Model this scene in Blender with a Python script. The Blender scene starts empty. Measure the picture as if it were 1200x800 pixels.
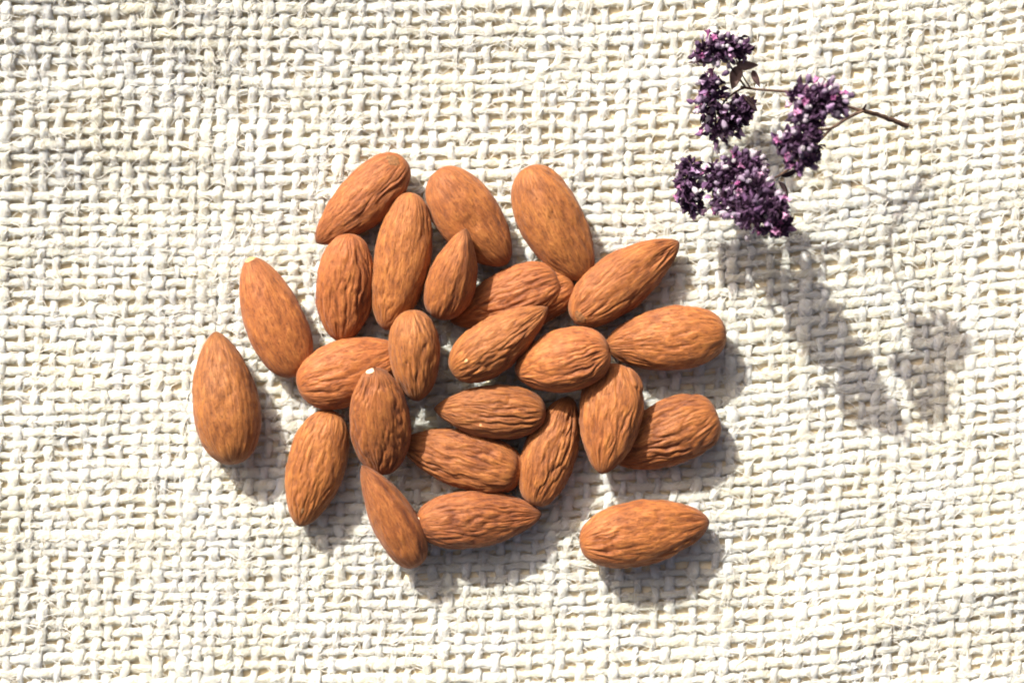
import bpy, math, random
import numpy as np
from mathutils import Vector, Matrix, Euler

# ------------------------------------------------------------------ scale and view
S = 0.00016                 # metres per photo pixel (photo 1200 x 800) on the cloth
D = 2600.0                  # camera height above the cloth in the same pixels
SC = bpy.context.scene
C = SC.collection
rng = np.random.default_rng(7)
random.seed(7)

AZ = math.radians(56.0)     # shadows fall right and down: (cos, -sin)
EL = math.radians(36.0)
SHX, SHY = math.cos(AZ), -math.sin(AZ)

# camera
cam = bpy.data.cameras.new('camera')
cam.sensor_width = 36.0
cam.lens = 36.0 * D / 1200.0
cam.clip_start = 0.01
cam.clip_end = 50.0
cam.dof.use_dof = True
cam.dof.focus_distance = (D - 30) * S
cam.dof.aperture_fstop = 20.0
camo = bpy.data.objects.new('camera', cam)
camo.location = (0, 0, D * S)
C.objects.link(camo)
SC.camera = camo

# sky
world = bpy.data.worlds.new('World')
SC.world = world
world.use_nodes = True
wn = world.node_tree
bg = wn.nodes['Background']
sky = wn.nodes.new('ShaderNodeTexSky')
sky.sky_type = 'NISHITA'
sky.sun_disc = False
sky.sun_elevation = EL
sky.sun_rotation = math.atan2(-SHX, -SHY)
sky.air_density = 0.25
sky.dust_density = 7.0
sky.ozone_density = 0.0
wn.links.new(sky.outputs[0], bg.inputs[0])
bg.inputs[1].default_value = 0.11

# sun
sl = bpy.data.lights.new('sun', 'SUN')
sl.energy = 4.7
sl.angle = math.radians(0.45)
sl.color = (1.0, 0.985, 0.905)
so = bpy.data.objects.new('sun', sl)
sd = Vector((SHX * math.cos(EL), SHY * math.cos(EL), -math.sin(EL)))
so.rotation_euler = sd.to_track_quat('-Z', 'Y').to_euler()
so.location = (-0.3, 0.5, 0.6)
C.objects.link(so)

SC.view_settings.view_transform = 'Standard'
SC.view_settings.look = 'None'
SC.cycles.filter_width = 1.9
SC.view_settings.gamma = 1.0
SC.view_settings.use_curve_mapping = False
SC.view_settings.exposure = 0.71

# ------------------------------------------------------------------ helpers
def P(px, py, h=0.0):
    """photo pixel at height h (pixels above the cloth) -> metres"""
    k = (D - h) / D * S
    return np.array([(px - 600) * k, (400 - py) * k, h * S])

_perm = np.random.default_rng(11).permutation(256)
_perm = np.concatenate([_perm, _perm, _perm])
_g = np.random.default_rng(12).normal(size=(256, 3))
_g /= np.linalg.norm(_g, axis=1)[:, None]

def perlin(p):
    """gradient noise, p (...,3) -> about -0.7..0.7"""
    p = np.asarray(p, float)
    i = np.floor(p).astype(int)
    f = p - i
    w = f * f * f * (f * (f * 6 - 15) + 10)
    i &= 255
    out = 0
    for dx in (0, 1):
        for dy in (0, 1):
            for dz in (0, 1):
                h = _perm[_perm[_perm[(i[..., 0] + dx) & 255] + ((i[..., 1] + dy) & 255)] + ((i[..., 2] + dz) & 255)]
                g = _g[h]
                v = g[..., 0] * (f[..., 0] - dx) + g[..., 1] * (f[..., 1] - dy) + g[..., 2] * (f[..., 2] - dz)
                wx = w[..., 0] if dx else 1 - w[..., 0]
                wy = w[..., 1] if dy else 1 - w[..., 1]
                wz = w[..., 2] if dz else 1 - w[..., 2]
                out = out + v * wx * wy * wz
    return out

def pn(a, b, c=0.0):
    a, b, c = np.broadcast_arrays(a, b, c)
    return perlin(np.stack([a, b, c], -1))

def sstep(a, b, x):
    t = np.clip((x - a) / (b - a), 0, 1)
    return t * t * (3 - 2 * t)

def mesh_np(name, verts, faces, mat=None, attr=None, smooth=True):
    """verts (n,3), faces (m,k) with k equal for all faces"""
    me = bpy.data.meshes.new(name)
    verts = np.ascontiguousarray(verts, dtype=np.float32)
    faces = np.ascontiguousarray(faces, dtype=np.int32)
    m, k = faces.shape
    me.vertices.add(len(verts))
    me.vertices.foreach_set('co', verts.ravel())
    me.loops.add(m * k)
    me.loops.foreach_set('vertex_index', faces.ravel())
    me.polygons.add(m)
    me.polygons.foreach_set('loop_start', np.arange(0, m * k, k, dtype=np.int32))
    me.polygons.foreach_set('loop_total', np.full(m, k, dtype=np.int32))
    me.polygons.foreach_set('use_smooth', np.full(m, smooth, dtype=bool))
    if attr is not None:
        for an, data in attr.items():
            data = np.ascontiguousarray(data, dtype=np.float32)
            if data.ndim == 2:
                at = me.attributes.new(an, 'FLOAT_VECTOR', 'POINT')
                at.data.foreach_set('vector', data.ravel())
            else:
                at = me.attributes.new(an, 'FLOAT', 'POINT')
                at.data.foreach_set('value', data)
    me.update(calc_edges=True)
    if mat is not None:
        me.materials.append(mat)
    return me

def obj(name, me, parent=None):
    o = bpy.data.objects.new(name, me)
    C.objects.link(o)
    if parent is not None:
        o.parent = parent
    return o

def tag(o, label=None, cat=None, group=None, kind=None):
    if label: o['label'] = label
    if cat: o['category'] = cat
    if group: o['group'] = group
    if kind: o['kind'] = kind
    return o

def grid_faces(n, m, wrap=True, base=0):
    """quads of an n-ring, m-around grid"""
    i = np.arange(n - 1)[:, None]
    j = np.arange(m if wrap else m - 1)[None, :]
    j2 = (j + 1) % m
    a = i * m + j; b = i * m + j2; c = (i + 1) * m + j2; d = (i + 1) * m + j
    return np.stack([a, b, c, d], -1).reshape(-1, 4) + base

def tube(path, rad, m=8, taper_caps=True):
    """path (n,3), rad (n,) -> verts, quads"""
    path = np.asarray(path, float); n = len(path)
    rad = np.broadcast_to(np.asarray(rad, float), (n,))
    t = np.gradient(path, axis=0); t /= np.linalg.norm(t, axis=1)[:, None] + 1e-12
    ref = np.array([0, 0, 1.0]) if abs(t[n // 2][2]) < 0.9 else np.array([1.0, 0, 0])
    s = np.cross(t, ref); s /= np.linalg.norm(s, axis=1)[:, None] + 1e-9
    u = np.cross(s, t)
    th = np.arange(m) * 2 * np.pi / m
    v = path[:, None] + rad[:, None, None] * (np.cos(th)[None, :, None] * s[:, None] + np.sin(th)[None, :, None] * u[:, None])
    return v.reshape(-1, 3), grid_faces(n, m)

# ------------------------------------------------------------------ materials
def new_mat(name):
    m = bpy.data.materials.new(name)
    m.use_nodes = True
    nt = m.node_tree
    return m, nt, nt.nodes['Principled BSDF'], nt.nodes['Material Output']

def N(nt, kind, **kw):
    n = nt.nodes.new(kind)
    for k, v in kw.items():
        if k.startswith('i_'):
            n.inputs[k[2:].replace('_', ' ')].default_value = v
        else:
            setattr(n, k, v)
    return n

def ramp(nt, stops):
    r = nt.nodes.new('ShaderNodeValToRGB')
    el = r.color_ramp.elements
    while len(el) < len(stops): el.new(0.5)
    for e, (p, c) in zip(el, stops):
        e.position = p
        e.color = (c[0], c[1], c[2], 1) if not isinstance(c, (int, float)) else (c, c, c, 1)
    return r

def mixc(nt, blend='MIX'):
    n = nt.nodes.new('ShaderNodeMix')
    n.data_type = 'RGBA'
    n.blend_type = blend
    return n   # inputs 0 factor, 6 A, 7 B ; output 2

def mat_yarn(name, stops):
    m, nt, bs, out = new_mat(name)
    L = nt.links.new
    at = N(nt, 'ShaderNodeAttribute', attribute_name='flow')
    n1 = N(nt, 'ShaderNodeTexNoise', i_Scale=1.0, i_Detail=5.0, i_Roughness=0.65)
    L(at.outputs['Vector'], n1.inputs['Vector'])
    tc = N(nt, 'ShaderNodeTexCoord')
    n2 = N(nt, 'ShaderNodeTexNoise', i_Scale=95.0, i_Detail=3.0)
    L(tc.outputs['Object'], n2.inputs['Vector'])
    r1 = ramp(nt, stops)
    L(n1.outputs[0], r1.inputs[0])
    r2 = ramp(nt, [(0.35, (0.96, 0.92, 0.83)), (0.6, (1, 1, 1))])
    L(n2.outputs[0], r2.inputs[0])
    mx = mixc(nt, 'MULTIPLY'); mx.inputs[0].default_value = 1.0
    L(r1.outputs[0], mx.inputs[6]); L(r2.outputs[0], mx.inputs[7])
    L(mx.outputs[2], bs.inputs['Base Color'])
    bs.inputs['Roughness'].default_value = 0.8
    bs.inputs['Specular IOR Level'].default_value = 0.25
    bs.inputs['Sheen Weight'].default_value = 0.15
    bs.inputs['Subsurface Weight'].default_value = 0.9
    bs.inputs['Subsurface Radius'].default_value = (1.0, 0.92, 0.76)
    bs.inputs['Subsurface Scale'].default_value = 10.0 * S
    bp = N(nt, 'ShaderNodeBump', i_Strength=1.0, i_Distance=6.0 * S)
    L(n1.outputs[0], bp.inputs['Height'])
    L(bp.outputs[0], bs.inputs['Normal'])
    tr = N(nt, 'ShaderNodeBsdfTranslucent')
    tr.inputs[0].default_value = (0.86, 0.80, 0.68, 1)
    ms = N(nt, 'ShaderNodeMixShader'); ms.inputs[0].default_value = 0.14
    L(bs.outputs[0], ms.inputs[1]); L(tr.outputs[0], ms.inputs[2]); L(ms.outputs[0], out.inputs[0])
    return m

def mat_simple(name, col, rough=0.7, spec=0.3, var=None, scale=200.0, transl=0.0):
    m, nt, bs, out = new_mat(name)
    L = nt.links.new
    tc = N(nt, 'ShaderNodeTexCoord')
    n = N(nt, 'ShaderNodeTexNoise', i_Scale=scale, i_Detail=4.0)
    L(tc.outputs['Object'], n.inputs['Vector'])
    c2 = var if var else tuple(0.7 * x for x in col)
    r = ramp(nt, [(0.35, c2), (0.65, col)])
    L(n.outputs[0], r.inputs[0])
    L(r.outputs[0], bs.inputs['Base Color'])
    bs.inputs['Roughness'].default_value = rough
    bs.inputs['Specular IOR Level'].default_value = spec
    bp = N(nt, 'ShaderNodeBump', i_Strength=0.4, i_Distance=1.0 * S)
    L(n.outputs[0], bp.inputs['Height']); L(bp.outputs[0], bs.inputs['Normal'])
    if transl:
        tr = N(nt, 'ShaderNodeBsdfTranslucent')
        L(r.outputs[0], tr.inputs[0])
        ms = N(nt, 'ShaderNodeMixShader'); ms.inputs[0].default_value = transl
        L(bs.outputs[0], ms.inputs[1]); L(tr.outputs[0], ms.inputs[2]); L(ms.outputs[0], out.inputs[0])
    return m

def mat_random(name, stops, rough=0.7, transl=0.15, scale=900.0):
    """colour varies from object to object and within one"""
    m, nt, bs, out = new_mat(name)
    L = nt.links.new
    oi = N(nt, 'ShaderNodeObjectInfo')
    tc = N(nt, 'ShaderNodeTexCoord')
    n = N(nt, 'ShaderNodeTexNoise', i_Scale=scale, i_Detail=3.0)
    L(tc.outputs['Object'], n.inputs['Vector'])
    ma = N(nt, 'ShaderNodeMath', operation='MULTIPLY_ADD')
    L(n.outputs[0], ma.inputs[0]); ma.inputs[1].default_value = 0.6
    mb = N(nt, 'ShaderNodeMath', operation='ADD'); mb.inputs[1].default_value = -0.3
    L(oi.outputs['Random'], mb.inputs[0]); L(mb.outputs[0], ma.inputs[2])
    r = ramp(nt, stops)
    L(ma.outputs[0], r.inputs[0]); L(r.outputs[0], bs.inputs['Base Color'])
    bs.inputs['Roughness'].default_value = rough
    bs.inputs['Specular IOR Level'].default_value = 0.3
    tr = N(nt, 'ShaderNodeBsdfTranslucent'); L(r.outputs[0], tr.inputs[0])
    ms = N(nt, 'ShaderNodeMixShader'); ms.inputs[0].default_value = transl
    L(bs.outputs[0], ms.inputs[1]); L(tr.outputs[0], ms.inputs[2]); L(ms.outputs[0], out.inputs[0])
    return m

def mat_almond():
    m, nt, bs, out = new_mat('almond_skin')
    L = nt.links.new
    fl = N(nt, 'ShaderNodeAttribute', attribute_name='flow')      # along, around: grain runs lengthwise
    rl = N(nt, 'ShaderNodeAttribute', attribute_name='relief')    # wrinkle height
    tp = N(nt, 'ShaderNodeAttribute', attribute_name='along')     # 0 tip .. 1 blunt end
    oi = N(nt, 'ShaderNodeObjectInfo')
    tc = N(nt, 'ShaderNodeTexCoord')
    off = N(nt, 'ShaderNodeVectorMath', operation='ADD')
    L(fl.outputs['Vector'], off.inputs[0])
    cm = N(nt, 'ShaderNodeVectorMath', operation='SCALE'); cm.inputs[0].default_value = (37.0, 19.0, 53.0)
    L(oi.outputs['Random'], cm.inputs['Scale']); L(cm.outputs[0], off.inputs[1])
    # lengthwise streaks
    n1 = N(nt, 'ShaderNodeTexNoise', i_Scale=1.0, i_Detail=6.0, i_Roughness=0.6, i_Distortion=0.25)
    L(off.outputs[0], n1.inputs['Vector'])
    # blotches
    n2 = N(nt, 'ShaderNodeTexNoise', i_Scale=260.0, i_Detail=4.0, i_Roughness=0.6)
    po = N(nt, 'ShaderNodeVectorMath', operation='ADD')
    L(tc.outputs['Object'], po.inputs[0]); L(cm.outputs[0], po.inputs[1])
    L(po.outputs[0], n2.inputs['Vector'])
    # grain specks
    n3 = N(nt, 'ShaderNodeTexNoise', i_Scale=3.0, i_Detail=3.0, i_Roughness=0.7)
    L(off.outputs[0], n3.inputs['Vector'])
    c1 = ramp(nt, [(0.28, (0.180, 0.053, 0.012)), (0.48, (0.295, 0.090, 0.019)), (0.70, (0.395, 0.140, 0.031))])
    L(n1.outputs[0], c1.inputs[0])
    c2 = ramp(nt, [(0.32, (0.82, 0.77, 0.74)), (0.55, (1, 1, 1)), (0.75, (1.0, 1.06, 1.14))])
    L(n2.outputs[0], c2.inputs[0])
    m1 = mixc(nt, 'MULTIPLY'); m1.inputs[0].default_value = 1.0
    L(c1.outputs[0], m1.inputs[6]); L(c2.outputs[0], m1.inputs[7])
    c3 = ramp(nt, [(0.32, (0.52, 0.47, 0.45)), (0.46, (1, 1, 1)), (0.58, (1.0, 1.0, 1.0)), (0.70, (1.3, 1.4, 1.6))])
    L(n3.outputs[0], c3.inputs[0])
    m2 = mixc(nt, 'MULTIPLY'); m2.inputs[0].default_value = 0.8
    L(m1.outputs[2], m2.inputs[6]); L(c3.outputs[0], m2.inputs[7])
    # skin colour darker and redder in the furrows, paler on the ridges
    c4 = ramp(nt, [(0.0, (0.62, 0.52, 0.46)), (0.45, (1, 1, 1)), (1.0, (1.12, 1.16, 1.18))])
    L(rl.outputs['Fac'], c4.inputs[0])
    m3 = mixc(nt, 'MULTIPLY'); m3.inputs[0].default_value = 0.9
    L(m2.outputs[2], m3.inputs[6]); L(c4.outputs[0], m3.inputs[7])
    # fine lengthwise veins
    vs = N(nt, 'ShaderNodeVectorMath', operation='MULTIPLY'); vs.inputs[1].default_value = (0.55, 2.1, 2.1)
    L(off.outputs[0], vs.inputs[0])
    n4 = N(nt, 'ShaderNodeTexNoise', i_Scale=1.0, i_Detail=3.0, i_Roughness=0.55, i_Distortion=0.15)
    L(vs.outputs[0], n4.inputs['Vector'])
    c6 = ramp(nt, [(0.40, (1.06, 1.08, 1.1)), (0.475, (0.98, 0.97, 0.96)), (0.50, (0.66, 0.60, 0.56)), (0.525, (0.98, 0.97, 0.96)), (0.62, (1.06, 1.08, 1.1))])
    L(n4.outputs[0], c6.inputs[0])
    m5 = mixc(nt, 'MULTIPLY'); m5.inputs[0].default_value = 0.75
    L(m3.outputs[2], m5.inputs[6]); L(c6.outputs[0], m5.inputs[7])
    # brown scar at the tip
    c5 = ramp(nt, [(0.0, (0.62, 0.6, 0.6)), (0.07, (0.92, 0.92, 0.92)), (0.16, (1, 1, 1))])
    L(tp.outputs['Fac'], c5.inputs[0])
    m4 = mixc(nt, 'MULTIPLY'); m4.inputs[0].default_value = 1.0
    L(m5.outputs[2], m4.inputs[6]); L(c5.outputs[0], m4.inputs[7])
    # each nut a little lighter or redder
    hs = N(nt, 'ShaderNodeHueSaturation')
    mr = N(nt, 'ShaderNodeMapRange', i_To_Min=0.86, i_To_Max=1.12)
    L(oi.outputs['Random'], mr.inputs[0]); L(mr.outputs[0], hs.inputs['Value'])
    wn2 = N(nt, 'ShaderNodeTexWhiteNoise', noise_dimensions='1D')
    L(oi.outputs['Random'], wn2.inputs['W'])
    mh = N(nt, 'ShaderNodeMapRange', i_To_Min=0.4975, i_To_Max=0.5035)
    L(wn2.outputs['Value'], mh.inputs[0]); L(mh.outputs[0], hs.inputs['Hue'])
    L(m4.outputs[2], hs.inputs['Color'])
    L(hs.outputs[0], bs.inputs['Base Color'])
    rr = ramp(nt, [(0.3, 0.70), (0.7, 0.54)])
    L(n1.outputs[0], rr.inputs[0]); L(rr.outputs[0], bs.inputs['Roughness'])
    bs.inputs['Specular IOR Level'].default_value = 0.35
    bs.inputs['Sheen Weight'].default_value = 0.08
    # fine relief
    b1 = N(nt, 'ShaderNodeBump', i_Strength=0.85, i_Distance=1.6 * S)
    L(n1.outputs[0], b1.inputs['Height'])
    b3 = N(nt, 'ShaderNodeBump', i_Strength=0.7, i_Distance=1.1 * S)
    L(c6.outputs[0], b3.inputs['Height']); L(b1.outputs[0], b3.inputs['Normal'])
    b2 = N(nt, 'ShaderNodeBump', i_Strength=0.45, i_Distance=0.7 * S)
    L(n3.outputs[0], b2.inputs['Height']); L(b3.outputs[0], b2.inputs['Normal'])
    L(b2.outputs[0], bs.inputs['Normal'])
    return m

M_yarn = mat_yarn('cotton_yarn', [(0.25, (0.82, 0.775, 0.64)), (0.5, (0.90, 0.888, 0.805)), (0.8, (0.92, 0.918, 0.87))])
M_weft = mat_yarn('cream_cotton_yarn', [(0.25, (0.78, 0.725, 0.57)), (0.5, (0.875, 0.85, 0.74)), (0.8, (0.90, 0.885, 0.81))])
M_fibre = mat_simple('loose_cotton', (0.92, 0.90, 0.85), 0.8, 0.2, (0.90, 0.87, 0.80), 60, 0.35)
M_table = mat_simple('pale_beige_board', (0.52, 0.41, 0.26), 0.8, 0.2, (0.42, 0.32, 0.19), 120)
M_back = mat_simple('unbleached_lining', (0.93, 0.84, 0.63), 0.9, 0.1, (0.87, 0.73, 0.48), 500)
M_almond = mat_almond()
M_scar = mat_simple('brown_scar', (0.27, 0.12, 0.045), 0.8, 0.2, (0.13, 0.06, 0.028), 2500)
M_nick = mat_simple('pale_nick', (0.60, 0.36, 0.18), 0.6, 0.3, (0.50, 0.24, 0.09), 2200)
M_kernel = mat_simple('almond_flesh', (0.80, 0.69, 0.50), 0.7, 0.3, (0.62, 0.45, 0.27), 1500)
M_stem = mat_simple('dry_stem', (0.13, 0.078, 0.052), 0.75, 0.25, (0.05, 0.028, 0.022), 700)
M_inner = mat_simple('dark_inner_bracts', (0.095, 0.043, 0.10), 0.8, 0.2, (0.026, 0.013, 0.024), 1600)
M_bract = mat_random('purple_bract', [(0.15, (0.030, 0.013, 0.028)), (0.4, (0.095, 0.040, 0.102)), (0.62, (0.22, 0.11, 0.235)), (0.9, (0.40, 0.27, 0.42))])
M_calyx = mat_random('mauve_calyx', [(0.1, (0.09, 0.05, 0.10)), (0.4, (0.22, 0.15, 0.24)), (0.65, (0.36, 0.30, 0.37)), (0.9, (0.54, 0.49, 0.52))])
M_petal = mat_random('pink_petal', [(0.1, (0.36, 0.09, 0.26)), (0.5, (0.58, 0.22, 0.44)), (0.9, (0.72, 0.45, 0.64))], 0.6, 0.3)
M_leaf = mat_random('dry_leaf', [(0.1, (0.03, 0.016, 0.018)), (0.5, (0.07, 0.035, 0.034)), (0.9, (0.19, 0.12, 0.10))])

# ------------------------------------------------------------------ the surface under the cloth
tm = mesh_np('table_top', np.array([[-1.2, -1.2, 0], [1.2, -1.2, 0], [1.2, 1.2, 0], [-1.2, 1.2, 0]], float), np.array([[0, 1, 2, 3]]), M_table, smooth=False)
to = tag(obj('table_top', tm), kind='structure')
to.location.z = -40 * S

# ------------------------------------------------------------------ the woven cloth
def cloth_h(x, y):
    """gentle waves of the cloth, pixels"""
    h = 7.0 * pn(x / 230.0 + 3.1, y / 190.0 + 1.7, 0.3) + 7.5 * pn(x / 115.0 + 9.2, y / 95.0, 4.4)
    h = h + 0.00030 * np.clip(430 - (0.55 * x + 0.84 * y), 0, None) ** 2  # rise added to tilt the upper left off the sun and darken it
    h = h + 0.0011 * np.clip(95 - x, 0, None) ** 2 * sstep(380, 620, y)
    # soft fold lines
    def fold(x0, y0, x1, y1, amp, wid):
        dx, dy = x1 - x0, y1 - y0
        L = math.hypot(dx, dy)
        d = ((x - x0) * dy - (y - y0) * dx) / L
        s = ((x - x0) * dx + (y - y0) * dy) / L
        e = sstep(-40, 90, s) * (1 - sstep(L - 90, L + 40, s))
        return amp * np.exp(-(d / wid) ** 2) * e
    h = h + fold(930, 760, 1250, 640, 8.5, 40)
    h = h + fold(960, -40, 1090, 230, 9, 38)
    h = h + fold(-20, 560, 60, 860, 8, 30)
    h = h + fold(-40, 130, 330, 190, 4.5, 42)
    return h

nW, nF = 70, 78                          # warp (up and down), weft (across)
uW = np.cumsum(20.0 * (1 + 0.17 * rng.standard_normal(nW)).clip(0.62, 1.45)); uW = uW - uW[0] - 110
vF = np.cumsum(14.0 * (1 + 0.13 * rng.standard_normal(nF)).clip(0.65, 1.4)); vF = vF - vF[0] - 95

def warp_map(u, v):
    g = 0.018 * (u - 200) + 0.10 * (np.logaddexp(0, (u - 820) / 90.0) * 90.0)
    x = u + 0.045 * (400 - v) * (1 - 0.5 * sstep(500, 1100, u)) + 5.0 * pn(u / 170.0, v / 170.0, 7.7)
    y = v - g + 6.0 * pn(u / 210.0, v / 140.0, 2.2)
    return x, y

U = uW[:, None] + 1.3 * rng.standard_normal((nW, nF)) + 3.2 * pn(np.arange(nW)[:, None] * 0.83, np.arange(nF)[None, :] * 0.21, 0.5)
V = vF[None, :] + 0.9 * rng.standard_normal((nW, nF)) + 2.4 * pn(np.arange(nW)[:, None] * 0.19, np.arange(nF)[None, :] * 0.77, 8.5)
X, Y = warp_map(U, V)
HH = cloth_h(X, Y)
sgn = np.where((np.arange(nW)[:, None] + np.arange(nF)[None, :]) % 2 == 0, 1.0, -1.0)

def crom(c, t):
    """Catmull-Rom through rows of c at parameters t"""
    n = len(c)
    i = np.clip(np.floor(t).astype(int), 0, n - 2)
    f = (t - i)[:, None]
    p0 = c[np.clip(i - 1, 0, n - 1)]; p1 = c[i]; p2 = c[i + 1]; p3 = c[np.clip(i + 2, 0, n - 1)]
    return 0.5 * (2 * p1 + (p2 - p0) * f + (2 * p0 - 5 * p1 + 4 * p2 - p3) * f * f + (3 * p1 - p0 - 3 * p2 + p3) * f ** 3)

def yarn_mesh(name, xs, ys, hs, sg, r0, amp, sub, seed, over_gain, mat):
    n = len(xs)
    t = np.linspace(0, n - 1, (n - 1) * sub + 1)
    c = crom(np.stack([xs, ys, hs], 1), t)
    wv = crom((sg * 1.0)[:, None], t)[:, 0]
    ln = np.concatenate([[0], np.cumsum(np.hypot(np.diff(c[:, 0]), np.diff(c[:, 1])))])
    z = c[:, 2] + amp * wv
    # thick and thin places of hand-spun yarn, with slubs
    rm = 1 + 0.62 * pn(ln / 85.0, seed * 1.37, 0.5) + 0.36 * pn(ln / 31.0, seed * 2.11, 3.5)
    sl = pn(ln / 75.0, seed * 3.77, 6.5)
    rm = rm + 1.3 * np.clip(sl - 0.40, 0, 1)
    rm = rm * (1 + over_gain * wv)
    r = r0 * rm.clip(0.58, 1.45)
    m = 9
    path = np.stack([c[:, 0] + 1.5 * pn(ln / 11.0, seed * 1.9, 9.5), c[:, 1] + 1.5 * pn(ln / 11.0, seed * 2.7, 5.5), z], 1)
    tg = np.gradient(path, axis=0); tg /= np.linalg.norm(tg, axis=1)[:, None]
    side = np.stack([tg[:, 1], -tg[:, 0], 0 * tg[:, 0]], 1); side /= np.linalg.norm(side, axis=1)[:, None]
    up = np.cross(side, tg); up *= np.sign(up[:, 2:3])
    th = np.arange(m) * 2 * np.pi / m
    ph = th[None, :] + ln[:, None] * 0.16 + seed          # the twist
    rr = r[:, None] * (1 + 0.11 * np.cos(2 * ph) + 0.34 * pn(ln[:, None] / 9.0, np.cos(ph) * 1.2 + seed * 5, np.sin(ph) * 1.2) + 0.26 * pn(ln[:, None] / 4.0, np.cos(ph) * 2.6 + seed * 5, np.sin(ph) * 2.6))
    flat = 0.50
    v = path[:, None] + rr[..., None] * (np.cos(th)[None, :, None] * side[:, None] + flat * np.sin(th)[None, :, None] * up[:, None])
    v = v.reshape(-1, 3)
    flow = np.stack([np.repeat(ln / 11.0 + seed * 13.0, m), (np.cos(ph) * 1.7).ravel(), (np.sin(ph) * 1.7).ravel()], 1)
    w = np.stack([(v[:, 0] - 600) * S, (400 - v[:, 1]) * S, v[:, 2] * S], 1)
    return mesh_np(name, w, grid_faces(len(t), m), mat, {'flow': flow}), path, r

cloth = bpy.data.objects.new('woven_cloth', None)
C.objects.link(cloth)
tag(cloth, 'loosely woven off white cotton cloth of uneven hand spun yarn under the almonds', 'cloth')
cloth.empty_display_size = 0.02
paths = []
for i in range(nW):
    me, pth, r = yarn_mesh('warp_yarn', X[i], Y[i], HH[i], sgn[i], 5.6 * (1 + 0.14 * rng.standard_normal()), 1.9, 6, i + 1.0, 0.0, M_yarn)
    obj('warp_yarn', me, cloth); paths.append((pth, r))
for j in range(nF):
    me, pth, r = yarn_mesh('weft_yarn', X[:, j], Y[:, j], HH[:, j], -sgn[:, j], 5.3 * (1 + 0.13 * rng.standard_normal()), 1.3, 7, j + 200.0, 0.0, M_weft)
    obj('weft_yarn', me, cloth); paths.append((pth, r))

# the second layer of the folded cloth, seen only through the gaps
bx_, by_ = np.meshgrid(np.arange(-130, 1331, 10.0), np.arange(-130, 931, 10.0), indexing='ij')
bz_ = cloth_h(bx_, by_) - 3.8 + 1.2 * pn(bx_ / 23.0, by_ / 19.0, 2.2)
bv_ = np.stack([(bx_ - 600) * S, (400 - by_) * S, bz_ * S], -1).reshape(-1, 3)
obj('backing_layer', mesh_np('backing_layer', bv_, grid_faces(bx_.shape[0], bx_.shape[1], wrap=False), M_back), cloth)

# loose fibres standing off the yarns
def fibres(n):
    k = 3; m = 3
    PV = []
    sel = rng.integers(0, len(paths), n)
    out = np.zeros((n, k, 3))
    for q in range(n):
        pth, r = paths[sel[q]]
        a = rng.integers(8, len(pth) - 8)
        p = pth[a]
        t = pth[a + 3] - pth[a - 3]; t /= np.linalg.norm(t)
        ang = rng.normal(0.35, 0.45)
        ca, sa = math.cos(ang), math.sin(ang)
        d = np.array([t[0] * ca - t[1] * sa, t[0] * sa + t[1] * ca, 0]) * (1 if rng.random() < 0.5 else -1)
        s = np.array([-d[1], d[0], 0])
        L = rng.gamma(2.5, 3.2) + 4
        cur = rng.normal(0, 0.35)
        sp0 = rng.uniform(-0.95, 0.95); sp = sp0 * r[a]
        u = np.linspace(0, 1, k)
        rise = r[a] * 0.56 * math.sqrt(1 - sp0 * sp0) + rng.uniform(0.1, 1.8) * np.sin(u * np.pi * rng.uniform(0.6, 1.0))
        out[q] = p + d * (u * L)[:, None] + s * (sp + cur * L * u * u)[:, None]
        out[q, :, 2] = p[2] + rise
    t = np.gradient(out, axis=1); t /= np.linalg.norm(t, axis=2)[..., None] + 1e-9
    side = np.stack([t[..., 1], -t[..., 0], 0 * t[..., 0]], -1); side /= np.linalg.norm(side, axis=2)[..., None] + 1e-9
    up = np.cross(side, t)
    rad = (rng.uniform(0.25, 0.58, n)[:, None] * np.array([0.9, 1, 0.5])[None])
    th = np.arange(m) * 2 * np.pi / m
    v = out[:, :, None] + rad[:, :, None, None] * (np.cos(th)[None, None, :, None] * side[:, :, None] + np.sin(th)[None, None, :, None] * up[:, :, None])
    v = v.reshape(-1, 3)
    f0 = grid_faces(k, m)
    f = (f0[None] + (np.arange(n) * k * m)[:, None, None]).reshape(-1, 4)
    w = np.stack([(v[:, 0] - 600) * S, (400 - v[:, 1]) * S, v[:, 2] * S], 1)
    return mesh_np('loose_fibre', w, f, M_fibre)
tag(obj('loose_fibre', fibres(50000), cloth), kind='stuff')

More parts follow.
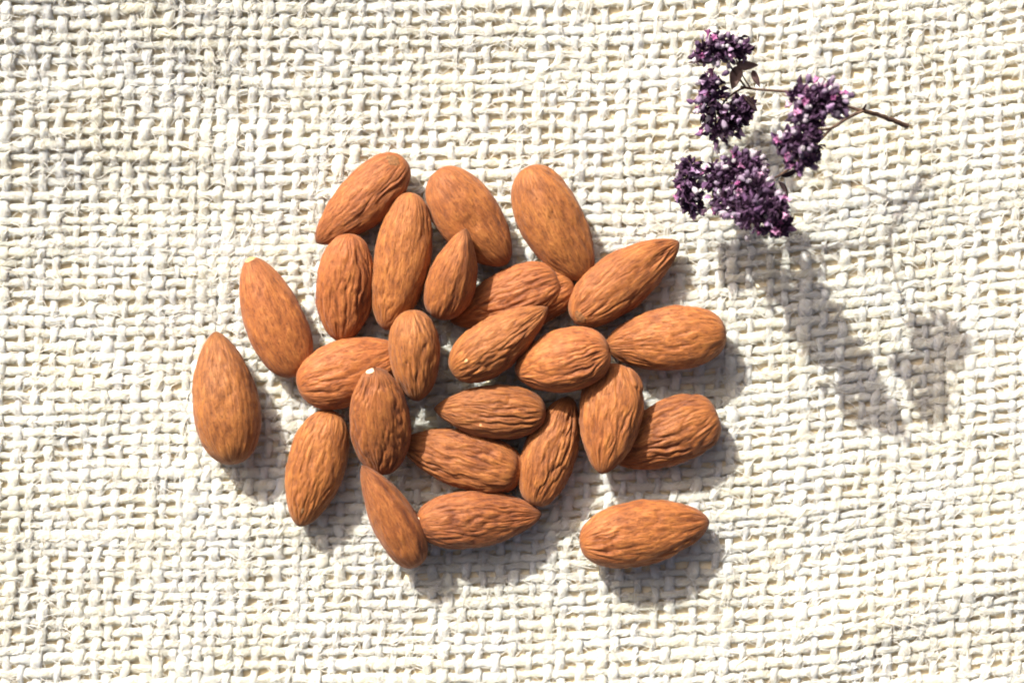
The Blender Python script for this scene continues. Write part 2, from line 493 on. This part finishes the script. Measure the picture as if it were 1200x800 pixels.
# ------------------------------------------------------------------ almonds
# id: tip px, blunt px, width, tip exponent, blunt exponent, bend, depth/width, wrinkle, keel angle (deg, None), tilt limits
AL = {
 1:  dict(T=(371, 284), B=(474, 187), W=66, a=.66, b=.44, bend=-2, dep=.74, wr=.7),
 2:  dict(T=(453, 386), B=(483, 227), W=67, a=.50, b=.46, bend=-3, dep=.82, wr=.7),
 3:  dict(T=(399, 400), B=(411, 274), W=69, a=.50, b=.46, bend=1, dep=.72, wr=.9),
 4:  dict(T=(594, 309), B=(512, 201), W=76, a=.58, b=.44, bend=3, dep=.70, wr=.45),
 5:  dict(T=(547, 267), B=(513, 374), W=58, a=.78, b=.46, bend=2, dep=.95, wr=.5, keel=68),
 6:  dict(T=(688, 328), B=(617, 197), W=77, a=.56, b=.44, bend=4, dep=.70, wr=.6),
 7:  dict(T=(796, 283), B=(671, 375), W=70, a=.68, b=.46, bend=-3, dep=.74, wr=.9),
 8:  dict(T=(528, 376), B=(655, 328), W=70, a=.66, b=.36, bend=0, dep=.66, wr=1.0),
 9:  dict(T=(709, 405), B=(850, 390), W=76, a=.62, b=.44, bend=0, dep=.71, wr=.75),
 10: dict(T=(641, 361), B=(531, 437), W=64, a=.74, b=.44, bend=0, dep=.88, wr=1.1),
 11: dict(T=(604, 436), B=(714, 410), W=74, a=.56, b=.42, bend=0, dep=.76, wr=1.1),
 12: dict(T=(705, 554), B=(722, 427), W=75, a=.64, b=.44, bend=-1, dep=.68, wr=.9),
 13: dict(T=(714, 535), B=(840, 485), W=78, a=.56, b=.34, bend=0, dep=.66, wr=1.2),
 14: dict(T=(509, 479), B=(639, 483), W=65, a=.72, b=.46, bend=-1, dep=.74, wr=1.0),
 15: dict(T=(472, 519), B=(606, 554), W=70, a=.56, b=.34, bend=0, dep=.68, wr=1.3),
 16: dict(T=(668, 465), B=(626, 591), W=65, a=.60, b=.44, bend=-2, dep=.80, wr=1.2),
 17: dict(T=(489, 469), B=(483, 364), W=60, a=.58, b=.44, bend=0, dep=.98, wr=.8),
 18: dict(T=(470, 412), B=(350, 455), W=79, a=.56, b=.44, bend=2, dep=.70, wr=.8),
 19: dict(T=(440, 430), B=(450, 557), W=71, a=.52, b=.48, bend=0, dep=.72, wr=.9),
 20: dict(T=(293, 302), B=(349, 440), W=71, a=.58, b=.42, bend=-1, dep=.70, wr=.25),
 21: dict(T=(252, 389), B=(275, 543), W=78, a=.66, b=.46, bend=0, dep=.82, wr=.5),
 22: dict(T=(351, 616), B=(388, 481), W=69, a=.60, b=.46, bend=0, dep=.72, wr=.7),
 23: dict(T=(425, 544), B=(489, 664), W=55, a=.74, b=.42, bend=2, dep=.85, wr=.4, keel=52),
 24: dict(T=(634, 602), B=(489, 613), W=68, a=.66, b=.42, bend=0, dep=.74, wr=.85),
 25: dict(T=(831, 611), B=(680, 637), W=77, a=.60, b=.44, bend=-1, dep=.72, wr=.9),
}
ORDER = [20, 21, 25, 22, 24, 1, 3, 4, 6, 2, 13, 15, 8, 18, 16, 12, 11, 9, 7, 19, 17, 5, 10, 14, 23]

def prof(t, a, b):
    m = a / (a + b)
    return (np.clip(t, 0, 1) ** a) * (np.clip(1 - t, 0, 1) ** b) / (m ** a * (1 - m) ** b)

def shape(k, t, th):
    """smooth almond surface in its own frame, pixels: x tip->blunt, y across, z up"""
    d = AL[k]
    L = math.hypot(d['B'][0] - d['T'][0], d['B'][1] - d['T'][1])
    r = prof(t, d['a'], d['b'])
    zc = d['W'] * d['dep'] / 2
    c, s = np.cos(th), np.sin(th)
    kn = 0.94                                   # slightly lens-shaped section
    y = d['W'] / 2 * r * np.sign(c) * np.abs(c) ** kn
    z = zc * r ** 0.92 * s
    x = (t - 0.5) * L
    y = y + d['bend'] * 4 * t * (1 - t)
    return np.stack(np.broadcast_arrays(x, y, z), -1)

# resting places: each nut is lowered on to the cloth and the nuts under it
GX0, GY0, GST = 180, 130, 2.0
gx = np.arange(0, 740, GST); gy = np.arange(0, 600, GST)
XX, YY = np.meshgrid(gx + GX0, gy + GY0)
Hm = cloth_h(XX, YY) + 4.5
ts = (1 - np.cos(np.linspace(0, np.pi, 36))) / 2
ths = np.linspace(0, 2 * np.pi, 40, endpoint=False)
TT, TH = np.meshgrid(ts, ths, indexing='ij')
td = (1 - np.cos(np.linspace(0, np.pi, 170))) / 2
TD, HD = np.meshgrid(td, np.linspace(0, np.pi, 130), indexing='ij')
placed = {}
LEAN = {23: (11, 4, 17), 14: (-5, 4, 15)}
def rot_of(k, pitch, roll):
    d = AL[k]
    ang = math.atan2(-(d['B'][1] - d['T'][1]), d['B'][0] - d['T'][0])
    return np.array(Euler((roll, pitch, ang), 'XYZ').to_matrix())
for k in ORDER:
    d = AL[k]
    base = shape(k, TT, TH).reshape(-1, 3)
    low = base[TH.ravel() > np.pi - 0.3] * np.array([0.91, 0.91, 1.0])
    best = None
    pcx, pcy = (d['T'][0] + d['B'][0]) / 2, (d['T'][1] + d['B'][1]) / 2
    f = (D - 26) / D
    cx, cy = 600 + (pcx - 600) * f, 400 + (pcy - 400) * f
    for pitch in np.radians(np.arange(-22, 23, 2)):
        for roll in np.radians(np.arange(-20, 21, 4)):
            R = rot_of(k, pitch, roll)
            q = low @ R.T
            ix = ((cx + q[:, 0] - GX0) / GST).astype(int).clip(0, Hm.shape[1] - 1)
            iy = ((cy - q[:, 1] - GY0) / GST).astype(int).clip(0, Hm.shape[0] - 1)
            z = np.max(Hm[iy, ix] - q[:, 2])
            cost = z + 60 * abs(pitch) ** 2 + 24 * abs(roll) ** 2
            if best is None or cost < best[0]:
                best = (cost, z, pitch, roll, R)
    _, z, pitch, roll, R = best
    if k in LEAN:                               # seen leaning on a neighbour
        pitch, roll, z = math.radians(LEAN[k][0]), math.radians(LEAN[k][1]), z + LEAN[k][2]
        R = rot_of(k, pitch, roll)
    z -= 1.5
    f = (D - z) / D
    cx, cy = 600 + (pcx - 600) * f, 400 + (pcy - 400) * f
    placed[k] = (cx, cy, z, pitch, roll)
    q = (shape(k, TD, HD).reshape(-1, 3) * np.array([0.91, 0.91, 1.0])) @ R.T
    ix = ((cx + q[:, 0] - GX0) / GST).astype(int).clip(0, Hm.shape[1] - 1)
    iy = ((cy - q[:, 1] - GY0) / GST).astype(int).clip(0, Hm.shape[0] - 1)
    np.maximum.at(Hm, (iy, ix), q[:, 2] + z)

def wrinkles(k, t, th, p):
    """lengthwise furrows in pixels, and 0..1 relief"""
    d = AL[k]
    L = math.hypot(d['B'][0] - d['T'][0], d['B'][1] - d['T'][1])
    cs, sn = np.cos(th), np.sin(th)
    ax = (t - 0.5) * L
    r = prof(t, d['a'], d['b'])
    o = k * 7.31
    w1 = pn(ax / 42.0 + o, cs * 1.4 + 0.3, sn * 1.4 + o)
    w2 = pn(ax / 17.0 + o, cs * 2.5 + 4.3, sn * 2.5 + o)
    rad = 3.9 * (0.55 + 0.45 * r)
    q = 0.75 * w1 + 0.30 * w2
    # furrow fields: many round the nut, long along it
    def field(fr, lx, oo):
        return pn(ax / lx + oo, cs * fr * (1 + 0.0 * t) + q * 1.9 + oo, sn * fr + q * 1.9 - oo)
    n1 = field(3.6, 52.0, o)
    n2 = field(6.6, 30.0, o + 31.7)
    n3 = field(11.0, 15.0, o + 77.7)
    rid1 = 1 - np.abs(n1) * 3.0
    rid2 = 1 - np.abs(n2) * 2.8
    rid1 = np.clip(rid1, -0.6, 1); rid2 = np.clip(rid2, -0.6, 1)
    env = sstep(0.0, 0.16, t) * (1 - sstep(0.86, 1.0, t))
    zone = 0.25 + 1.4 * np.clip(0.4 + pn(ax / 60.0 + o * 2, cs * 1.1, sn * 1.1 + o), 0, 1)
    hgt = -(0.95 * np.maximum(rid1, 0) ** 1.7 + 0.42 * np.maximum(rid2, 0) ** 2.0) + 0.35 * n3
    hgt = hgt * env * zone
    disp = 2.15 * d['wr'] * hgt + 2.2 * w1 * env + 0.9 * w2 * env
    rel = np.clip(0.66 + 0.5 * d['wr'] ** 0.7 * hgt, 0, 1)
    if d.get('keel') is not None:
        ka = math.radians(d['keel'])
        da = (th - ka + np.pi) % (2 * np.pi) - np.pi
        seam = np.exp(-(da / 0.16) ** 2) * env
        crest = np.exp(-(da / 0.35) ** 2) * env
        disp = disp + 2.6 * crest - 2.4 * seam * (0.6 + 0.8 * np.abs(w2))
        rel = np.clip(rel - 0.75 * seam * (0.7 + 1.2 * w1), 0, 1)
    return disp, rel

def almond_grid(k, nt=92, nth=142):
    t = (1 - np.cos(np.linspace(0, np.pi, nt))) / 2
    t = t.clip(0.0006, 0.9994)
    a = np.linspace(0, 1, nth, endpoint=False)
    th = 2 * np.pi * a + 0.0
    # more points on the upper half
    th = np.pi * 1.5 + (2 * np.pi * a) - 0.42 * np.sin(2 * np.pi * a) * -1.0
    th = th % (2 * np.pi)
    return np.meshgrid(t, th, indexing='ij')

def almond_surface(k, T, H, lift=0.0):
    p = shape(k, T, H)
    disp, rel = wrinkles(k, T, H, p)
    e = 1e-3
    dt = (shape(k, np.clip(T + e, 0, 1), H) - shape(k, np.clip(T - e, 0, 1), H))
    dh = (shape(k, T, H + e) - shape(k, T, H - e))
    nrm = np.cross(dh, dt)
    ln = np.linalg.norm(nrm, axis=-1)[..., None]
    nrm = nrm / (ln + 1e-12)
    ctr = np.stack([p[..., 0], AL[k]['bend'] * 4 * T * (1 - T), 0 * T], -1)
    flip = np.sign(np.sum(nrm * (p - ctr), -1))[..., None]
    nrm = nrm * np.where(flip == 0, 1, flip)
    ok = sstep(0.0, 0.02, T) * (1 - sstep(0.98, 1.0, T))
    p = p + nrm * ((disp * ok) + lift)[..., None]
    return p, rel

def almond_attr(k, T, H, rel):
    L = math.hypot(AL[k]['B'][0] - AL[k]['T'][0], AL[k]['B'][1] - AL[k]['T'][1])
    flow = np.stack([(T - 0.5) * L / 13.0 + k * 3.0, np.cos(H) * 5.2, np.sin(H) * 5.2], -1).reshape(-1, 3)
    return {'flow': flow, 'relief': rel.ravel(), 'along': T.ravel()}

LABEL = {
 1: 'tilted almond with a dark scar at its upper right end, top left of the pile',
 2: 'long narrow upright almond just left of the small pointed almond',
 3: 'rounded almond with dark furrows, lying left of the long narrow upright almond',
 4: 'broad smooth almond right of the long narrow one, partly behind the small pointed almond',
 5: 'small pointed almond lying on edge with a dark seam, its tip at the top',
 6: 'large broad almond at the top of the pile, rightmost of the top row',
 7: 'almond at upper right of the pile whose sharp tip points to the flowers',
 8: 'half shaded almond with a folded skin rim round its right end',
 9: 'wide almond at the right edge of the pile, just above the square ended almond',
 10: 'wrinkled almond resting across the pile centre, its pointed tip to the upper right',
 11: 'short oval almond wedged between the pile centre and the wide almond at right',
 12: 'almond with downward tip and small loose skin flap, over the square ended almond',
 13: 'square ended wrinkled almond at right, its left half under another almond',
 14: 'almond lying level in the pile centre with its pointed tip to the left',
 15: 'deeply furrowed almond lying just below the level almond in the pile centre',
 16: 'slim deeply wrinkled almond leaning right, beside the almond with the skin flap',
 17: 'short almond standing upright just above and right of the chipped almond',
 18: 'round ended almond lying sideways, its right end behind the short upright almond',
 19: 'almond with a white chip of bare kernel at its top end',
 20: 'smooth almond with a pale tip at the upper left, separate from the pile',
 21: 'large smooth almond at the far left, leftmost of all',
 22: 'almond at lower left with its tip down and a pale nick near the tip',
 23: 'slim almond lying on edge with its tip at upper left, lowest in the pile',
 24: 'almond lying sideways at the pile bottom, pointed tip right, pale chip at left end',
 25: 'almond lying by itself at the lower right, apart from the pile',
}
almonds = {}
for k in AL:
    T, H = almond_grid(k)
    p, rel = almond_surface(k, T, H)
    n, m = T.shape
    v = p.reshape(-1, 3) * S
    f = grid_faces(n, m)
    me = mesh_np('almond', v, f[:, ::-1] if False else f, M_almond, almond_attr(k, T, H, rel))
    o = obj('almond', me)
    cx, cy, z, pitch, roll = placed[k]
    o.location = ((cx - 600) * S, (400 - cy) * S, z * S)
    ang = math.atan2(-(AL[k]['B'][1] - AL[k]['T'][1]), AL[k]['B'][0] - AL[k]['T'][0])
    o.rotation_euler = (roll, pitch, ang)
    tag(o, LABEL[k], 'almond', 'almonds piled on the white cloth')
    almonds[k] = o

def patch(k, name, t0, t1, h0, h1, lift, mat, nt=22, nh=26, ragged=0.3, seed=0.0):
    """a thin irregular piece of the nut's own surface, a little proud of it"""
    a, b = np.meshgrid(np.linspace(-1, 1, nt), np.linspace(-1, 1, nh), indexing='ij')
    ang = np.arctan2(b, a); rad = np.maximum(np.abs(a), np.abs(b))
    ca, sb = np.cos(ang) * rad, np.sin(ang) * rad
    edge = 1 + ragged * pn(np.cos(ang) * 2.2 + seed, np.sin(ang) * 2.2, seed)
    T = (t0 + t1) / 2 + (t1 - t0) / 2 * ca * edge
    H = (h0 + h1) / 2 + (h1 - h0) / 2 * sb * edge
    T = np.clip(T, 0.001, 0.999)
    p, rel = almond_surface(k, T, H)
    l = lift * np.sqrt(np.clip(1 - rad ** 2, 0, 1)) - 0.5 * (rad > 0.97)
    p2, _ = almond_surface(k, T, H, l)
    me = mesh_np(name, p2.reshape(-1, 3) * S, grid_faces(nt, nh, wrap=False), mat, almond_attr(k, T, H, rel))
    return obj(name, me, almonds[k])

R_ = math.radians
patch(19, 'exposed_kernel', 0.0, 0.034, R_(100), R_(185), 0.7, M_kernel, seed=3.3)
patch(24, 'exposed_kernel', 0.972, 0.999, R_(55), R_(130), 0.6, M_kernel, seed=5.1)
patch(20, 'pale_tip', 0.0, 0.035, R_(20), R_(160), 0.6, M_nick, seed=2.1)
patch(22, 'pale_nick', 0.12, 0.17, R_(86), R_(93), 0.3, M_nick, seed=8.1)
patch(10, 'pale_nick', 0.80, 0.84, R_(88), R_(97), 0.25, M_nick, seed=4.9)
patch(14, 'pale_nick', 0.42, 0.45, R_(114), R_(119), 0.25, M_nick, seed=6.9)
patch(1, 'dark_scar', 0.88, 0.97, R_(40), R_(95), 0.4, M_scar, ragged=0.6, seed=1.9)
patch(7, 'dark_scar', 0.925, 0.985, R_(50), R_(110), 0.4, M_scar, ragged=0.6, seed=7.9)
patch(12, 'skin_flap', 0.76, 0.985, R_(138), R_(196), 3.2, M_almond, seed=9.4, ragged=0.5)

def fold(k, dx, dy, dz, sy):
    """the doubled rim of skin that stands out round a blunt end"""
    T, H = almond_grid(k, 70, 110)
    p, rel = almond_surface(k, T, H)
    p = p * np.array([1.0, sy, 0.93]) + np.array([dx, dy, dz])
    me = mesh_np('skin_fold', p.reshape(-1, 3) * S, grid_faces(*T.shape), M_almond, almond_attr(k, T, H, rel))
    return obj('skin_fold', me, almonds[k])
fold(8, 14.0, -8.0, -8.0, 0.96)
fold(15, 5.0, 0.0, -6.0, 0.95)

# ------------------------------------------------------------------ the dried flower sprig
sprig = bpy.data.objects.new('flower_sprig', None)
C.objects.link(sprig)
sprig.empty_display_size = 0.02
sprig.location = P(900, 160, 0)
tag(sprig, 'dried sprig of small purple flower heads on a thin brown stem at upper right', 'flower')
bpy.context.view_layer.update()
SO = np.array(sprig.location)

def bez(pts, n=24):
    c = np.array([P(*p) for p in pts])
    t = np.linspace(0, len(c) - 1, n)
    return crom(c, t)

def stem(name, pts, r0, r1, parent=sprig, n=26, wob=0.5):
    p = bez(pts, n) - SO
    w = np.stack([pn(np.arange(n) * 0.35, r0 * 9, i * 3.3) for i in range(3)], 1) * wob * S
    p = p + w
    rad = np.linspace(r0, r1, n) * S * (1 + 0.25 * pn(np.arange(n) * 0.6, r1 * 5, 1.1))
    v, f = tube(p, rad, 7)
    return obj(name, mesh_np(name, v, f, M_stem), parent)

main = stem('stem', [(1064, 148, 56), (1048, 142, 66), (1030, 135, 80), (1012, 130, 94)], 3.1, 2.5, n=30, wob=1.2)
stem('side_stem', [(1012, 130, 94), (1000, 127, 96), (985, 122, 97), (950, 110, 94), (915, 107, 88), (880, 104, 82), (868, 102, 80)], 1.7, 1.4, n=40)
stem('side_stem', [(1012, 130, 94), (994, 138, 100), (975, 150, 112), (958, 152, 155), (950, 148, 215)], 2.1, 1.4, n=30)
stem('side_stem', [(975, 150, 112), (950, 175, 95), (925, 198, 78), (900, 212, 66), (880, 216, 70), (862, 225, 130)], 1.6, 1.0, n=36)
stem('side_stem', [(900, 212, 66), (865, 206, 58), (835, 205, 66), (812, 212, 80)], 1.2, 0.9, n=24)
stem('side_stem', [(874, 103, 81), (866, 92, 84), (856, 78, 90), (846, 64, 96)], 1.3, 1.0, n=20)
stem('side_stem', [(880, 104, 82), (872, 92, 86), (866, 78, 90), (862, 68, 92)], 0.9, 0.7, n=16)
stem('side_stem', [(872, 103, 81), (862, 108, 76), (850, 118, 70), (842, 132, 62)], 1.4, 1.0, n=20)

def leaf_mesh(name, L, W, fold, curl, mat, n=7, thick=0.25):
    """pointed leaf, two-sided with thickness: x along"""
    u = np.linspace(0, 1, n)
    wd = W * np.sin(np.pi * u ** 0.75) ** 0.9 * 0.5 + 0.02
    rows = []
    for sgnz in (1, -1):
        for q in (-1, -0.5, 0, 0.5, 1):
            y = wd * q
            z = fold * np.abs(q) * wd * 2 + curl * u * u * L + sgnz * thick * (1 - abs(q) * 0.8)
            rows.append(np.stack([u * L, y, z], 1))
    r = np.array(rows)                      # 10 strips
    order = [0, 1, 2, 3, 4, 9, 8, 7, 6, 5]
    v = r[order].transpose(1, 0, 2).reshape(-1, 3) * S
    return mesh_np(name, v, grid_faces(n, 10), mat)

def calyx_mesh(name, L, W, teeth=5):
    """small bell with pointed teeth and a rounded bud in its mouth"""
    m = teeth * 2
    th = np.arange(m) * 2 * np.pi / m
    rings = []
    for q, (x, r) in enumerate([(0, .18), (.15, .55), (.42, 1.0), (.68, 1.0), (.86, .95)]):
        rings.append(np.stack([np.full(m, x * L), np.cos(th) * r * W / 2, np.sin(th) * r * W / 2], 1))
    tip = np.where(np.arange(m) % 2 == 0, 1.2, 0.9) * L
    rr = np.where(np.arange(m) % 2 == 0, 0.82, 0.9) * W / 2
    rings.append(np.stack([tip, np.cos(th) * rr, np.sin(th) * rr], 1))
    rings.append(np.stack([np.full(m, 0.88 * L), np.cos(th) * .7 * W / 2, np.sin(th) * .7 * W / 2], 1))
    rings.append(np.stack([np.full(m, 1.02 * L), np.cos(th) * .42 * W / 2, np.sin(th) * .42 * W / 2], 1))
    rings.append(np.stack([np.full(m, 1.08 * L), np.cos(th) * .05 * W / 2, np.sin(th) * .05 * W / 2], 1))
    v = np.concatenate(rings) * S
    return mesh_np(name, v, grid_faces(len(rings), m), M_calyx)

def blossom_mesh(name, L, W, lobes=4):
    """short tube opening into rounded lobes"""
    m = lobes * 4
    th = np.arange(m) * 2 * np.pi / m
    lob = 0.72 + 0.28 * np.cos(lobes * th)
    rings = []
    for x, r, lb in [(0, .12, 0), (.4, .22, 0), (.75, .38, .3), (.98, .85, 1), (1.06, 1.0, 1), (1.0, .8, 1), (.85, .3, .3), (.6, .05, 0)]:
        q = r * (1 + lb * (lob - 1))
        rings.append(np.stack([x * L + 0.10 * L * lb * np.sin(th * 3 + 1), np.cos(th) * q * W / 2, np.sin(th) * q * W / 2], 1))
    v = np.concatenate(rings) * S
    return mesh_np(name, v, grid_faces(len(rings), m), M_petal)

BR = [leaf_mesh('bract', 9.5 + q, 6.6 + 0.5 * q, 0.35 + 0.1 * q, -0.10 + 0.1 * q, M_bract) for q in range(3)]
CA = [calyx_mesh('calyx', 7.6 + q, 5.4 + 0.5 * q) for q in range(3)]
BL = [blossom_mesh('blossom', 8.5, 10, 4), blossom_mesh('blossom', 7.5, 11, 5)]

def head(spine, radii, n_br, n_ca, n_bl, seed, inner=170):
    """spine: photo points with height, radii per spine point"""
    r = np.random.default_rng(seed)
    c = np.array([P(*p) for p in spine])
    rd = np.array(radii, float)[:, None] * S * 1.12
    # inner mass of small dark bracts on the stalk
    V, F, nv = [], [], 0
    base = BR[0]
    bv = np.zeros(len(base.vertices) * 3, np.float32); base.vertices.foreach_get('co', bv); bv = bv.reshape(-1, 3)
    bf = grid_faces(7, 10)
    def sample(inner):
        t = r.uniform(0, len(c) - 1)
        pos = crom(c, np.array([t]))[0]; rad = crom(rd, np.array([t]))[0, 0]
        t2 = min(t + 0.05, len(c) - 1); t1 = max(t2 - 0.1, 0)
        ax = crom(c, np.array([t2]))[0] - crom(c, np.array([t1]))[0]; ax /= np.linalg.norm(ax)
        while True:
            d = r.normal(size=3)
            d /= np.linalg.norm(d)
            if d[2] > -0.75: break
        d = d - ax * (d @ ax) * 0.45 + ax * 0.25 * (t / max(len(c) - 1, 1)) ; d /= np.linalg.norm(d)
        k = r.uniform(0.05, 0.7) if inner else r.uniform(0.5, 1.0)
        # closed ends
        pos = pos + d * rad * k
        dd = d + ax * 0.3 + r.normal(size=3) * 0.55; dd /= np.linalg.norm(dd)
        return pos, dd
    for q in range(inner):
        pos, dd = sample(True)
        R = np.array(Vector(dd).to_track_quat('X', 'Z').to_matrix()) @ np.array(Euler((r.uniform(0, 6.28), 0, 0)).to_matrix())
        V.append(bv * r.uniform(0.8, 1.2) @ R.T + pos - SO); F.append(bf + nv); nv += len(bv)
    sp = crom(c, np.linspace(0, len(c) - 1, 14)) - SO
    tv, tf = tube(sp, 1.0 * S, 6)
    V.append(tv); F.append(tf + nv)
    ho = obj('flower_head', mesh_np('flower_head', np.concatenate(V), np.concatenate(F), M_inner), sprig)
    for name, lib, cnt in (('bract', BR, n_br), ('calyx', CA, int(n_ca * 1.25)), ('blossom', BL, n_bl)):
        for q in range(cnt):
            pos, dd = sample(False)
            o = obj(name, lib[r.integers(0, len(lib))], ho)
            o.location = pos - SO
            qt = Vector(dd).to_track_quat('X', 'Z')
            o.rotation_mode = 'QUATERNION'
            o.rotation_quaternion = qt @ Euler((r.uniform(0, 6.28), 0, 0)).to_quaternion()
            s = r.uniform(0.75, 1.15)
            o.scale = (s, s, s)
    return ho

head([(818, 64, 92), (836, 57, 96), (856, 56, 96), (870, 56, 92)], [9, 15, 16, 10], 26, 24, 7, 1)
head([(836, 92, 88), (832, 112, 80), (838, 132, 66), (839, 157, 46)], [10, 17, 22, 17], 40, 26, 9, 2)
head([(872, 118, 70), (868, 132, 58), (860, 146, 46)], [10, 14, 12], 26, 5, 2, 3)
head([(812, 192, 84), (804, 212, 80), (806, 226, 74), (814, 244, 64)], [9, 13, 13, 7], 28, 14, 6, 4)
head([(838, 204, 50), (842, 208, 75), (846, 212, 92)], [13, 18, 14], 16, 12, 4, 5)
head([(858, 196, 120), (868, 198, 140), (880, 196, 150)], [12, 17, 13], 14, 14, 5, 15)
head([(850, 232, 70), (858, 236, 110), (862, 238, 135)], [15, 22, 16], 20, 18, 4, 16)
head([(876, 218, 95), (884, 222, 150), (888, 222, 195)], [17, 24, 17], 20, 20, 5, 17)
head([(872, 246, 120), (880, 250, 170), (884, 252, 200)], [16, 23, 17], 20, 18, 5, 18)
head([(902, 236, 150), (906, 240, 190), (908, 242, 210)], [12, 17, 12], 12, 10, 3, 19)
head([(885, 190, 70), (882, 205, 90), (880, 220, 110)], [12, 16, 16], 10, 8, 2, 6)
head([(905, 262, 180), (918, 264, 190)], [9, 7], 6, 8, 5, 7)
head([(932, 112, 218), (950, 117, 225), (966, 117, 227), (980, 122, 222)], [12, 18, 17, 11], 26, 22, 10, 8, 260)
head([(948, 130, 226), (946, 150, 233), (940, 170, 236), (936, 190, 230)], [15, 20, 18, 13], 34, 26, 6, 9, 260)
head([(916, 168, 212), (925, 166, 216), (956, 172, 220)], [6, 9, 8], 6, 8, 4, 10)

def leaf(px, py, h, L, W, direction, lift, roll, fold, curl):
    me = leaf_mesh('leaf', L, W, fold, curl, M_leaf, 9)
    o = obj('leaf', me, sprig)
    o.location = P(px, py, h) - SO
    o.rotation_euler = (R_(roll), R_(-lift), R_(direction))
    return o
leaf(868, 76, 88, 30, 15, 250, -10, 20, .25, -.1)
leaf(862, 74, 90, 26, 12, -12, 8, 30, .3, -.3)
leaf(882, 82, 84, 22, 8, -70, 10, 20, .3, -.1)
leaf(876, 112, 78, 22, 8, -55, 0, 40, .3, .1)
leaf(872, 112, 76, 20, 7, -40, 10, 60, .3, .1)
leaf(826, 70, 92, 20, 6, 195, 0, 30, .3, .1)
leaf(838, 71, 92, 22, 6, 185, 5, -30, .3, .0)
leaf(914, 206, 74, 24, 9, 30, 10, 50, .45, .2)
leaf(912, 212, 70, 24, 9, -70, -5, -40, .45, .2)
leaf(900, 205, 80, 20, 8, -120, 15, 20, .45, .3)
leaf(998, 136, 96, 14, 4, 205, 0, 60, .3, 0)
leaf(1010, 130, 95, 10, 3.5, 60, 20, 30, .3, 0)
